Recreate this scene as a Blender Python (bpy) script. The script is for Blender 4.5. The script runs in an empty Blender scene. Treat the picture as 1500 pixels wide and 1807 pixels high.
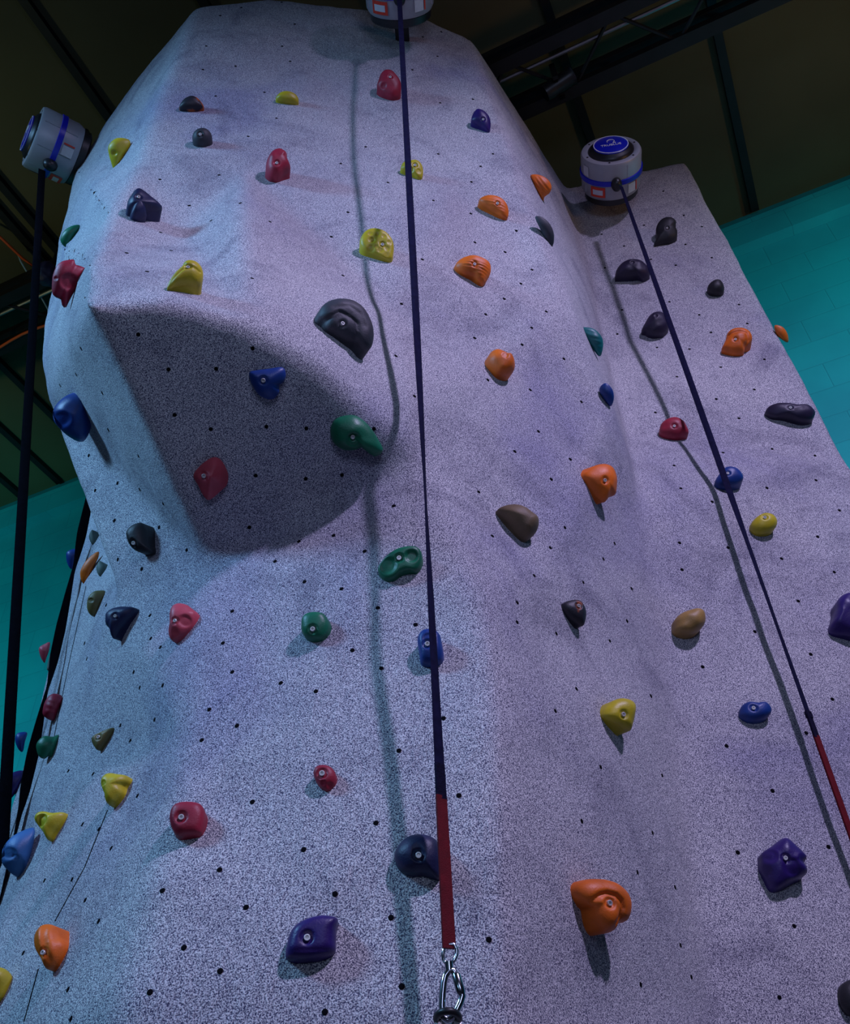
import bpy, bmesh, math, random
from mathutils import Vector, Matrix, noise
from mathutils.bvhtree import BVHTree
from mathutils.geometry import delaunay_2d_cdt

sc = bpy.context.scene
COL = sc.collection
random.seed(4)

# ------------------------------------------------------------------ frame
# u: to the viewer's right, v: forward (level), z: up from the camera.
# The building is turned 22.5 degrees against the viewing heading.
CAMZ = 1.3
TH = math.atan2(.383, .924)
CT, ST = math.cos(TH), math.sin(TH)
FPX, PX, PY = 1653.0, 750.0, 903.5
def W(u, v, z): return Vector((u*CT - v*ST, u*ST + v*CT, z + CAMZ))
_Z = Vector((-90, -1803.5, FPX)).normalized()
_V = (Vector((0, 0, 1)) - _Z*_Z.z).normalized()
_U = _V.cross(_Z)
if _U.x < 0: _U = -_U
def ruvz(px, py):
    d = Vector((px-PX, py-PY, FPX)).normalized()
    return Vector((d.dot(_U), d.dot(_V), d.dot(_Z)))
def rayw(px, py):
    r = ruvz(px, py)
    return W(r.x, r.y, r.z) - Vector((0, 0, CAMZ))
def proj(u, v, z):
    c = _U*u + _V*v + _Z*z
    return (PX + FPX*c.x/c.z, PY + FPX*c.y/c.z)
CAMP = Vector((0, 0, CAMZ))

# ------------------------------------------------------------------ camera
cam = bpy.data.cameras.new('camera'); co = bpy.data.objects.new('camera', cam); COL.objects.link(co)
cam.sensor_width = 36; cam.lens = FPX/1807*36; cam.clip_start = .05
def c2w(c):
    c = Vector(c); return W(c.dot(_U), c.dot(_V), c.dot(_Z)) - Vector((0, 0, CAMZ))
r_, u_, b_ = c2w((1, 0, 0)), c2w((0, -1, 0)), c2w((0, 0, -1))
co.matrix_world = Matrix(((r_.x, u_.x, b_.x, 0), (r_.y, u_.y, b_.y, 0), (r_.z, u_.z, b_.z, CAMZ), (0, 0, 0, 1)))
sc.camera = co

# ------------------------------------------------------------------ light
vs = sc.view_settings
vs.view_transform = 'Standard'; vs.look = 'None'; vs.gamma = 1; vs.use_curve_mapping = False
vs.exposure = 0.03
wd = bpy.data.worlds.new('world'); sc.world = wd; wd.use_nodes = True
wd.node_tree.nodes['Background'].inputs[0].default_value = (.04, .07, .10, 1)
wd.node_tree.nodes['Background'].inputs[1].default_value = .3
def lamp(name, pos, target, color, energy, size, spot=None, blend=.6):
    l = bpy.data.lights.new(name, 'SPOT'); l.color = color; l.energy = energy
    l.shadow_soft_size = size; l.spot_size = math.radians(spot or 100); l.spot_blend = blend
    o = bpy.data.objects.new(name, l); COL.objects.link(o)
    p = W(*pos); o.location = p
    o.rotation_euler = (W(*target)-p).to_track_quat('-Z', 'Y').to_euler()
    return o
VIOLET = (.66, .58, 1.0)
CYAN = (.26, .58, 1.0)
lamp('stage_or_fill_lamp', (2.7, -1.7, 5.15), (.5, 2.0, -.9), VIOLET, 1130, .16, 114, 1)
lamp('stage_or_fill_lamp', (-4.6, -.4, 4.2), (-1.5, 2.1, 2.2), CYAN, 1000, .5, 88, 1)
lamp('fill_lamp', (.5, -2.4, 1.4), (.3, 2.0, 2.9), (.46, .54, .88), 150, .7, 84, 1)  # added soft fill near the camera, lifts the shadows on the wall
lamp('stage_or_fill_lamp', (-2.6, -2.6, .6), (-.5, 1.8, 1.9), (.28, .55, .85), 30, .3, 80, 1)  # added weak fill from low left, brightens the overhang and shadow areas
lamp('stage_or_fill_lamp', (-3.6, 1.6, 1.6), (-4.6, 5.8, 3.4), (.05, .85, .92), 430, .2, 80, .9)  # added wash light, only brightens the teal wall on the left
lamp('stage_or_fill_lamp', (4.0, .6, 3.4), (3.2, 3.4, 3.9), (.03, .82, .92), 300, .2, 72, .9)  # added wash light, only brightens the teal wall on the right
lamp('ceiling_fill', (3.4, 1.2, 3.2), (2.2, 2.2, 5.6), (1, .55, .2), 36, .2, 110, 1)  # added warm uplight without a fixture, brightens the right of the ceiling
lamp('ceiling_fill', (-5.0, 2.0, 2.4), (-4.4, 2.4, 5.6), (.75, .85, .5), 95, .2, 110, 1)  # added greenish uplight without a fixture, brightens the left of the ceiling

# ------------------------------------------------------------------ helpers
def tag(o, label=None, cat=None, group=None, kind=None):
    if label: o['label'] = label
    if cat: o['category'] = cat
    if group: o['group'] = group
    if kind: o['kind'] = kind
    return o
def mkobj(name, verts, faces, mat, parent=None, smooth=True):
    me = bpy.data.meshes.new(name); me.from_pydata([tuple(v) for v in verts], [], faces)
    me.update()
    if smooth:
        for p in me.polygons: p.use_smooth = True
    me.materials.append(mat)
    o = bpy.data.objects.new(name, me); COL.objects.link(o)
    if parent: o.parent = parent
    return o
def bmobj(name, bm, mat, parent=None, smooth=False, auto=None):
    me = bpy.data.meshes.new(name)
    bmesh.ops.recalc_face_normals(bm, faces=bm.faces)
    bm.to_mesh(me); bm.free()
    if smooth:
        for p in me.polygons: p.use_smooth = True
        if auto: me.set_sharp_from_angle(angle=math.radians(auto))
    me.materials.append(mat)
    o = bpy.data.objects.new(name, me); COL.objects.link(o)
    if parent: o.parent = parent
    return o
def empty(name, loc=(0, 0, 0)):
    o = bpy.data.objects.new(name, None); COL.objects.link(o); o.location = loc
    o.empty_display_size = .1
    return o
def addbox(bm, c, s, M=None, bev=0):
    r = bmesh.ops.create_cube(bm, size=1)
    vs_ = r['verts']
    bmesh.ops.scale(bm, verts=vs_, vec=s); bmesh.ops.translate(bm, verts=vs_, vec=c)
    if bev:
        es = list({e for v in vs_ for e in v.link_edges})
        rr = bmesh.ops.bevel(bm, geom=es, offset=bev, segments=2, affect='EDGES')
        vs_ = list({v for f in rr['faces'] for v in f.verts} | {v for v in vs_ if v.is_valid})
    if M: bmesh.ops.transform(bm, matrix=M, verts=vs_)
def addtube(bm, pts, r, n=8, closed=False, flat=1.0):
    pts = [Vector(p) for p in pts]; rings = []; N = len(pts)
    up = None
    for i, p in enumerate(pts):
        a = pts[i-1] if (i > 0 or closed) else p
        b = pts[(i+1) % N] if (i < N-1 or closed) else p
        t = (b-a).normalized()
        if up is None:
            up = t.orthogonal().normalized()
        s = t.cross(up)
        if s.length < 1e-6: s = t.orthogonal()
        s.normalize(); up = s.cross(t).normalized()
        rr = r[i] if isinstance(r, (list, tuple)) else r
        rings.append([bm.verts.new(p + (s*math.cos(k*2*math.pi/n) + up*flat*math.sin(k*2*math.pi/n))*rr) for k in range(n)])
    for i in range(N if closed else N-1):
        A, B = rings[i], rings[(i+1) % N]
        for k in range(n): bm.faces.new((A[k], A[(k+1) % n], B[(k+1) % n], B[k]))
    if not closed:
        bm.faces.new(rings[0][::-1]); bm.faces.new(rings[-1])
def addlathe(bm, prof, n=48, M=None):
    rings = []
    for (r, z) in prof:
        if r < 1e-6: rings.append([bm.verts.new((0, 0, z))])
        else: rings.append([bm.verts.new((r*math.cos(k*2*math.pi/n), r*math.sin(k*2*math.pi/n), z)) for k in range(n)])
    for A, B in zip(rings, rings[1:]):
        for k in range(n):
            a = A[k % len(A)]; b = A[(k+1) % len(A)]; c = B[(k+1) % len(B)]; d = B[k % len(B)]
            f = []
            for x in (a, b, c, d):
                if x not in f: f.append(x)
            if len(f) > 2: bm.faces.new(f)
    if M: bmesh.ops.transform(bm, matrix=M, verts=[v for r in rings for v in r])

# ------------------------------------------------------------------ materials
def nmat(name, color, rough=.6, metal=0, var=.0, scale=8, bump=0, bscale=60, spec=.5):
    m = bpy.data.materials.new(name); m.use_nodes = True
    nt = m.node_tree; b = nt.nodes['Principled BSDF']
    b.inputs['Roughness'].default_value = rough; b.inputs['Metallic'].default_value = metal
    b.inputs['Specular IOR Level'].default_value = spec
    tc = nt.nodes.new('ShaderNodeTexCoord')
    n = nt.nodes.new('ShaderNodeTexNoise'); n.inputs['Scale'].default_value = scale; n.inputs['Detail'].default_value = 4
    nt.links.new(tc.outputs['Object'], n.inputs['Vector'])
    r = nt.nodes.new('ShaderNodeValToRGB')
    c = Vector(color)
    r.color_ramp.elements[0].position = .3; r.color_ramp.elements[1].position = .7
    r.color_ramp.elements[0].color = (*(c*(1-var)), 1); r.color_ramp.elements[1].color = (*(c*(1+var)), 1)
    nt.links.new(n.outputs['Fac'], r.inputs['Fac']); nt.links.new(r.outputs['Color'], b.inputs['Base Color'])
    if bump:
        n2 = nt.nodes.new('ShaderNodeTexNoise'); n2.inputs['Scale'].default_value = bscale; n2.inputs['Detail'].default_value = 3
        nt.links.new(tc.outputs['Object'], n2.inputs['Vector'])
        bp = nt.nodes.new('ShaderNodeBump'); bp.inputs['Strength'].default_value = bump; bp.inputs['Distance'].default_value = .002
        nt.links.new(n2.outputs['Fac'], bp.inputs['Height']); nt.links.new(bp.outputs['Normal'], b.inputs['Normal'])
    return m
def two_tone(name, c1, c2, scale, thr, rough=.5):
    m = nmat(name, c1, rough, 0, .1, 8, .3, 300)
    nt = m.node_tree; r = nt.nodes['Color Ramp']; n = nt.nodes['Noise Texture']
    n.inputs['Scale'].default_value = scale
    r.color_ramp.elements[0].position = thr-.04; r.color_ramp.elements[1].position = thr+.04
    r.color_ramp.elements[0].color = (*c1, 1); r.color_ramp.elements[1].color = (*c2, 1)
    return m

def wall_material():
    m = bpy.data.materials.new('textured_wall_paint'); m.use_nodes = True
    nt = m.node_tree; N = nt.nodes; L = nt.links; b = N['Principled BSDF']
    b.inputs['Roughness'].default_value = .85; b.inputs['Specular IOR Level'].default_value = .2
    tc = N.new('ShaderNodeTexCoord')
    def nz(scale, det=2, rough=.5, dist=0, vec=None):
        n = N.new('ShaderNodeTexNoise'); n.inputs['Scale'].default_value = scale
        n.inputs['Detail'].default_value = det; n.inputs['Roughness'].default_value = rough; n.inputs['Distortion'].default_value = dist
        L.new(vec or tc.outputs['Object'], n.inputs['Vector']); return n.outputs['Fac']
    def ramp(fac, stops):
        r = N.new('ShaderNodeValToRGB'); L.new(fac, r.inputs['Fac'])
        e = r.color_ramp.elements
        while len(e) < len(stops): e.new(.5)
        for k, (p, c) in enumerate(stops):
            e[k].position = p; e[k].color = (*c, 1) if len(c) == 3 else c
        return r.outputs['Color']
    def mix(fac, a, c, mode='MIX'):
        x = N.new('ShaderNodeMix'); x.data_type = 'RGBA'; x.blend_type = mode
        if isinstance(fac, float): x.inputs[0].default_value = fac
        else: L.new(fac, x.inputs[0])
        L.new(a, x.inputs[6]); L.new(c, x.inputs[7]); return x.outputs[2]
    big = ramp(nz(1.3, 5, .55, .6), [(.28, (.33, .32, .42)), (.44, (.45, .44, .48)), (.66, (.54, .53, .55))])
    grime = ramp(nz(3.1, 6, .6, 1.2), [(.30, (.58, .58, .64)), (.48, (1, 1, 1))])
    base = mix(.75, big, grime, 'MULTIPLY')
    sp = ramp(nz(400, 2.6, .62), [(.40, (.09, .09, .19)), (.50, (.80, .80, .82)), (.62, (1.6, 1.6, 1.5))])
    col = mix(1.0, base, sp, 'MULTIPLY')
    L.new(col, b.inputs['Base Color'])
    h1 = nz(400, 2.6, .62)
    h2 = nz(26, 4, .6, .8)
    ad = N.new('ShaderNodeMath'); ad.operation = 'MULTIPLY_ADD'; ad.inputs[1].default_value = 2.2
    L.new(h2, ad.inputs[0]); L.new(h1, ad.inputs[2])
    bp = N.new('ShaderNodeBump'); bp.inputs['Strength'].default_value = .8; bp.inputs['Distance'].default_value = .0022
    L.new(ad.outputs[0], bp.inputs['Height']); L.new(bp.outputs['Normal'], b.inputs['Normal'])
    return m
WALLM = wall_material()
M = dict(
    red=nmat('crimson_resin', (.30, .012, .034), .5, 0, .25, 14, .25, 260),
    pink=nmat('coral_resin', (.46, .055, .08), .5, 0, .2, 14, .25, 260),
    yellow=nmat('yellow_resin', (.48, .39, .014), .45, 0, .2, 14, .25, 260),
    orange=nmat('orange_resin', (.70, .135, .005), .5, 0, .25, 14, .25, 260),
    green=nmat('green_resin', (.004, .135, .062), .45, 0, .25, 14, .25, 260),
    teal=nmat('teal_resin', (.004, .13, .13), .45, 0, .25, 14, .25, 260),
    blue=nmat('blue_resin', (.005, .036, .20), .45, 0, .25, 14, .25, 260),
    skyblue=nmat('pale_blue_resin', (.03, .12, .30), .5, 0, .2, 14, .25, 260),
    navy=nmat('navy_resin', (.008, .011, .055), .5, 0, .3, 14, .25, 260),
    violet=nmat('violet_resin', (.022, .007, .115), .42, 0, .25, 14, .25, 260),
    plum=nmat('dark_plum_resin', (.016, .011, .036), .5, 0, .3, 14, .25, 260),
    black=nmat('black_resin', (.014, .014, .018), .55, 0, .3, 14, .25, 260),
    grey=nmat('charcoal_resin', (.032, .033, .042), .6, 0, .3, 14, .3, 260),
    olive=nmat('olive_resin', (.13, .105, .03), .55, 0, .3, 14, .3, 260),
    tan=nmat('tan_resin', (.32, .19, .05), .5, 0, .3, 14, .3, 260),
    brown=nmat('grey_brown_resin', (.15, .10, .05), .6, 0, .35, 10, .3, 260),
    greygreen=nmat('grey_green_resin', (.09, .12, .10), .6, 0, .3, 14, .3, 260),
    blackorange=two_tone('black_and_orange_resin', (.014, .013, .02), (.48, .10, .015), 16, .55),
    steel=nmat('bolt_steel', (.66, .64, .62), .35, .35, .1, 40),
    chrome=nmat('polished_steel', (.62, .66, .70), .16, 1, .1, 20),
    hole=nmat('hole_black', (.004, .004, .006), .9, 0, .2, 100, spec=.05),
    strap=nmat('navy_webbing', (.008, .008, .032), .9, 0, .25, 60, .6, 700, .08),
    blackstrap=nmat('black_webbing', (.003, .003, .006), .95, 0, .25, 60, .6, 700, .05),
    stitch=nmat('stitched_webbing', (.007, .006, .022), .9, 0, .4, 200, .9, 500, .1),
    sleeve=nmat('red_sleeve', (.12, .004, .009), .7, 0, .2, 60, .5, 500, .15),
    body=nmat('silver_grey_housing', (.34, .34, .37), .42, .2, .08, 10),
    dark=nmat('black_plastic', (.010, .010, .012), .4, 0, .2, 20),
    bluep=nmat('blue_band', (.006, .012, .42), .3, 0, .1, 20),
    white=nmat('white_print', (.75, .75, .78), .5, 0, .05, 20),
    label=nmat('white_label', (.55, .56, .58), .5, 0, .06, 60),
    redlab=nmat('red_label', (.62, .035, .012), .5, 0, .1, 60),
    truss=nmat('black_steel', (.008, .008, .009), .55, .3, .3, 8),
    pipe=nmat('dull_conduit', (.35, .35, .36), .35, .9, .15, 8),
    cable=nmat('orange_cable', (.75, .10, .01), .5, 0, .1, 8),
    palecable=nmat('pale_blue_cable', (.30, .45, .55), .5, 0, .1, 8),
    ceil=nmat('dark_olive_ceiling', (.085, .075, .034), .85, 0, .3, .7, .2, 6),
    floor=nmat('dark_floor_mat', (.05, .05, .06), .8, 0, .2, 3, .2, 40),
    roomw=nmat('dim_room_paint', (.08, .10, .11), .8, 0, .15, 1),
    trim=nmat('dark_teal_trim', (.01, .16, .18), .6, 0, .15, 3),
)
def teal_blocks():
    m = bpy.data.materials.new('teal_block_wall'); m.use_nodes = True
    nt = m.node_tree; N = nt.nodes; L = nt.links; b = N['Principled BSDF']
    b.inputs['Roughness'].default_value = .7
    tc = N.new('ShaderNodeTexCoord'); mp = N.new('ShaderNodeMapping'); L.new(tc.outputs['Object'], mp.inputs['Vector'])
    mp.inputs['Rotation'].default_value = (math.pi/2, 0, 0)
    br = N.new('ShaderNodeTexBrick'); L.new(mp.outputs['Vector'], br.inputs['Vector'])
    br.inputs['Scale'].default_value = 1; br.inputs['Brick Width'].default_value = .40; br.inputs['Row Height'].default_value = .20
    br.inputs['Mortar Size'].default_value = .004; br.inputs['Mortar Smooth'].default_value = .5
    br.inputs['Color1'].default_value = (.012, .33, .36, 1); br.inputs['Color2'].default_value = (.012, .36, .385, 1)
    br.inputs['Mortar'].default_value = (.011, .29, .32, 1)
    n = N.new('ShaderNodeTexNoise'); n.inputs['Scale'].default_value = 1.5; n.inputs['Detail'].default_value = 4; L.new(tc.outputs['Object'], n.inputs['Vector'])
    r = N.new('ShaderNodeValToRGB'); r.color_ramp.elements[0].color = (.7, .75, .8, 1); r.color_ramp.elements[0].position = .3
    r.color_ramp.elements[1].color = (1, 1, 1, 1); r.color_ramp.elements[1].position = .6; L.new(n.outputs['Fac'], r.inputs['Fac'])
    x = N.new('ShaderNodeMix'); x.data_type = 'RGBA'; x.blend_type = 'MULTIPLY'; x.inputs[0].default_value = 1
    L.new(br.outputs['Color'], x.inputs[6]); L.new(r.outputs['Color'], x.inputs[7]); L.new(x.outputs[2], b.inputs['Base Color'])
    bp = N.new('ShaderNodeBump'); bp.invert = True; bp.inputs['Strength'].default_value = .3; bp.inputs['Distance'].default_value = .004
    L.new(br.outputs['Fac'], bp.inputs['Height']); L.new(bp.outputs['Normal'], b.inputs['Normal'])
    return m
M['tealw'] = teal_blocks()

# ------------------------------------------------------------------ room
ZC = 5.65; YB = 4.02; CZ = ZC+CAMZ
def room(name, lo, hi, mat):
    bm = bmesh.new()
    addbox(bm, [(a+b)/2 for a, b in zip(lo, hi)], [b-a for a, b in zip(lo, hi)])
    return tag(bmobj(name, bm, mat), kind='structure')
room('wall_back', (-8.2, YB, 0), (6.2, YB+.2, CZ), M['tealw'])
room('wall_left', (-8.2, -6.2, 0), (-8, YB, CZ), M['roomw'])
room('wall_right', (6, -6.2, 0), (6.2, YB, CZ), M['roomw'])
room('wall_front', (-8, -6.2, 0), (6, -6, CZ), M['roomw'])
room('floor', (-8.2, -6.2, -.1), (6.2, YB+.2, 0), M['floor'])
room('ceiling', (-8.2, -6.2, CZ), (6.2, YB+.2, CZ+.1), M['ceil'])
room('trim_1', (-8, YB-.035, CZ-.10), (6, YB, CZ), M['trim'])
bulk = room('trim_2', (-8, YB-.075, CZ-.345), (6, YB, CZ-.10), M['tealw'])
# dark joints running across the ceiling
for i, x in enumerate((-7.1, -6.2, -5.35, -4.95, -4.50, -3.62, -3.48, -2.60, -1.72, -.86, .0, .85, 1.74, 2.6, 3.5, 4.4, 5.3)):
    bm = bmesh.new(); addbox(bm, (x, -1.0, CZ-.02), (.05, 9.9, .05))
    o = bmobj('ceiling_batten', bm, M['truss'])
    tag(o, 'long black batten running across the dark ceiling towards the teal wall', 'batten', 'black ceiling battens')

# ------------------------------------------------------------------ climbing wall
def P(px, py, v):
    r = ruvz(px, py); r = r*(v/r.y); return (px, py, Vector(r))
def D(u, v, z):
    p = proj(u, v, z); return (p[0], p[1], Vector((u, v, z)))
FZ = -1.3
pts = {}
def add(n, p): pts[n] = p
add('T1', P(345, 6, 1.74)); add('T1b', P(470, -4, 1.77)); add('T2', P(740, 22, 1.88)); add('T3', P(830, 65, 1.97))
for n, a in dict(Q1=(292, 150, 1.76), Q2=(243, 290, 1.73), Q3=(196, 380, 1.60), Q4=(163, 470, 1.40), P1=(156, 540, 1.30), P2=(365, 990, 1.90),
                 P3=(742, 815, 1.76), P4=(205, 1060, 2.12), K1=(915, 293, 1.99), K2=(1010, 540, 2.08), K3=(1080, 727, 2.22), K4=(1130, 900, 2.44),
                 K5=(1185, 1180, 2.45), K6=(1225, 1500, 2.42), K7=(1255, 1790, 2.40),
                 N0=(998, 327, 2.75), N1=(1043, 480, 2.72), N2=(1068, 600, 2.69), N3=(1100, 753, 2.60),
                 HT=(1213, 281, 2.64), H1=(1292, 425, 2.64), H2=(1388, 605, 2.64), H3=(1500, 812, 2.64),
                 M1=(862, 1080, 1.75), M2=(888, 1300, 1.71), M3=(900, 1780, 1.68), R1=(330, 1300, 1.80), R2=(262, 1600, 1.70), R3=(215, 1790, 1.67),
                 S1=(186, 213, 2.22), S2=(132, 296, 2.38), S3=(103, 420, 2.33), S4=(70, 640, 2.20), S5=(84, 705, 2.20),
                 I1=(700, 250, 1.92), I2=(690, 540, 1.79), I3=(430, 300, 1.77), I4=(900, 640, 1.97), I5=(560, 120, 1.86), I6=(330, 420, 1.70),
                 I7=(800, 330, 1.95), D1=(560, 1200, 1.76), D2=(520, 1600, 1.70), D3=(980, 1000, 1.98), D4=(1050, 1400, 1.98)).items():
    add(n, P(*a))
# the undercut plane under the bulge, and the soft crease above it
p1, p2, p3 = pts['P1'][2], pts['P2'][2], pts['P3'][2]
pn = (p2-p1).cross(p3-p1)
def onplane(px, py, f=1.0):
    r = ruvz(px, py); t = p1.dot(pn)/r.dot(pn); return (px, py, r*t*f)
for n, a in dict(C1=(300, 532), C2=(430, 565), C3=(560, 640), C4=(655, 735)).items(): add(n, onplane(*a))
add('Rb', D(-.66, 1.68, FZ)); add('Mb', D(.12, 1.66, FZ)); add('Kb', D(.98, 2.38, FZ)); add('Hb', D(1.72, 2.60, FZ))
edges = [('T1', 'T1b', 'T2', 'T3', 'N0', 'HT', 'H1', 'H2', 'H3', 'Hb', 'Kb', 'Mb', 'Rb', 'R3', 'R2', 'R1', 'P2', 'P4', 'S5', 'S4', 'S3', 'S2', 'S1', 'T1'),
         ('T1', 'Q1', 'Q2', 'Q3', 'Q4', 'P1', 'P2', 'P3', 'C4', 'C3', 'C2', 'C1', 'P1'), ('P3', 'M1', 'M2', 'M3', 'Mb'),
         ('T3', 'K1', 'K2', 'K3', 'K4', 'K5', 'K6', 'K7', 'Kb'), ('N0', 'N1', 'N2', 'N3', 'K4')]
def cdt_piece(names, chains):
    idx = {n: i for i, n in enumerate(names)}
    cs = [Vector((pts[n][0], -pts[n][1])) for n in names]
    es = []
    for ch in chains:
        for a, b in zip(ch, ch[1:]): es.append((idx[a], idx[b]))
    v2, e2, f2, ov, oe, of = delaunay_2d_cdt(cs, es, [], 1, 1e-5)
    out = []
    for f in f2: out.append([pts[names[ov[i][0]]][2] for i in f])
    return out
tris = cdt_piece([n for n in pts], edges)
for n, a in dict(X1=(235, 860, 2.35), L00=(190, 690, 2.86), L0=(154, 885, 2.82), L1=(105, 1092, 2.76), L2=(57, 1292, 2.66), L3=(6, 1470, 2.58), L4=(-70, 1700, 2.52),
                 G0=(215, 900, 2.55), G1=(150, 1035, 2.50), G2=(90, 1330, 2.40), G3=(22, 1560, 2.30), G4=(-60, 1800, 2.22),
                 E1=(250, 1300, 1.99), E2=(160, 1560, 1.92)).items():
    add(n, P(*a))
add('Gb', D(-1.10, 2.16, FZ)); add('Lb', D(-1.46, 2.56, FZ))
tris += cdt_piece(['P2', 'P4', 'X1', 'G0', 'L00', 'L0', 'L1', 'L2', 'L3', 'L4', 'Lb', 'Gb', 'Rb', 'R3', 'R2', 'R1', 'G1', 'G2', 'G3', 'G4', 'E1', 'E2'],
                  [('P2', 'P4', 'X1', 'G0', 'L00', 'L0', 'L1', 'L2', 'L3', 'L4', 'Lb', 'Gb', 'Rb', 'R3', 'R2', 'R1', 'P2'), ('G0', 'G1', 'G2', 'G3', 'G4', 'Gb')])
def strip(chain, off):
    for a, b in zip(chain, chain[1:]):
        A, B = pts[a][2], pts[b][2]; o = Vector(off)
        tris.append([A, B, B+o]); tris.append([A, B+o, A+o])
strip(['T1', 'S1', 'S2', 'S3', 'S4', 'S5', 'P4'], (.30, .65, 0))
strip(['L00', 'L0', 'L1', 'L2', 'L3', 'L4', 'Lb'], (.25, .9, 0))
strip(['HT', 'H1', 'H2', 'H3', 'Hb'], (-.25, 1.0, 0))
strip(['T1', 'T1b', 'T2', 'T3', 'N0', 'HT'], (-.05, .35, .0))
bm = bmesh.new()
for t in tris:
    vs_ = [bm.verts.new(W(*p)) for p in t]
    bm.faces.new(vs_)
bmesh.ops.remove_doubles(bm, verts=bm.verts, dist=.002)
bmesh.ops.dissolve_degenerate(bm, edges=bm.edges, dist=.0005)
for it in range(12):
    lim = .042
    es = [e for e in bm.edges if e.calc_length() > lim and max(v.co.z for v in e.verts) > CAMZ-.2] + \
         [e for e in bm.edges if e.calc_length() > .2 and max(v.co.z for v in e.verts) <= CAMZ-.2]
    if not es: break
    bmesh.ops.subdivide_edges(bm, edges=es, cuts=1)
    bmesh.ops.triangulate(bm, faces=[f for f in bm.faces if len(f.verts) > 3])
bmesh.ops.beautify_fill(bm, faces=bm.faces, edges=[e for e in bm.edges if len(e.link_faces) == 2 and e.calc_face_angle(1) < .01])
bmesh.ops.remove_doubles(bm, verts=[v for v in bm.verts if not v.is_boundary], dist=.013)
bmesh.ops.dissolve_degenerate(bm, edges=bm.edges, dist=.001)
bmesh.ops.triangulate(bm, faces=[f for f in bm.faces if len(f.verts) > 3])
corners = [W(*pts[k][2]) for k in ('HT', 'T1')]
inner = [v for v in bm.verts if not v.is_boundary or any((v.co-c).length < .05 for c in corners)]
for it in range(5):
    new = {}
    for v in inner:
        c = Vector(); 
        for e in v.link_edges: c += e.other_vert(v).co
        new[v] = v.co.lerp(c/len(v.link_edges), .5)
    for v, c in new.items(): v.co = c
bmesh.ops.recalc_face_normals(bm, faces=bm.faces)
bm.normal_update()
cf = sum((f.normal.dot(CAMP-f.calc_center_median()) * f.calc_area() for f in bm.faces))
if cf < 0:
    bmesh.ops.reverse_faces(bm, faces=bm.faces); bm.normal_update()
for v in inner:
    n = noise.noise(v.co*2.2)*.010 + noise.noise(v.co*7)*.0035 + noise.noise(v.co*17)*.0015
    v.co += v.normal*n
WALL = bmobj('climbing_wall', bm, WALLM, smooth=True)
tag(WALL, 'tall faceted speckled grey climbing wall with a bulging overhang and a recessed right-hand panel', 'climbing wall')
_v = [v.co.copy() for v in WALL.data.vertices]; _f = [tuple(p.vertices) for p in WALL.data.polygons]
BVH = BVHTree.FromPolygons(_v, _f)
def hit(px, py):
    d = rayw(px, py)
    loc, n, i, dist = BVH.ray_cast(CAMP, d)
    if loc is None: return None
    if n.dot(d) > 0: n = -n
    return loc, n, dist
def hitn(px, py):
    for r in range(0, 60, 2):
        for k in range(12):
            h = hit(px+r*math.cos(k*math.pi/6), py+r*math.sin(k*math.pi/6))
            if h: return h
def soft_normal(px, py, r=14):
    s = Vector(); k = 0
    for dx in (-r, 0, r):
        for dy in (-r, 0, r):
            h = hit(px+dx, py+dy)
            if h: s += h[1]; k += 1
    return s.normalized() if k else None

# thin seams between wall panels on the left flank and front
def seam(pp, w=.0022):
    ls = []
    for (a, b) in zip(pp, pp[1:]):
        for k in range(24):
            t = k/24; h = hit(a[0]+(b[0]-a[0])*t, a[1]+(b[1]-a[1])*t)
            if h: ls.append(h[0]+h[1]*.0002)
    bm = bmesh.new(); addtube(bm, ls, w, 5)
    o = bmobj('panel_seam', bm, M['hole'], WALL); o['label'] = 'thin dark joint between wall panels'
seam([(152, 1035), (120, 1180), (92, 1320)], .0015); seam([(58, 1350), (26, 1475)], .0015)
seam([(190, 1430), (150, 1530), (95, 1630)], .0015); seam([(68, 1710), (42, 1806)], .0015)

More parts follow.
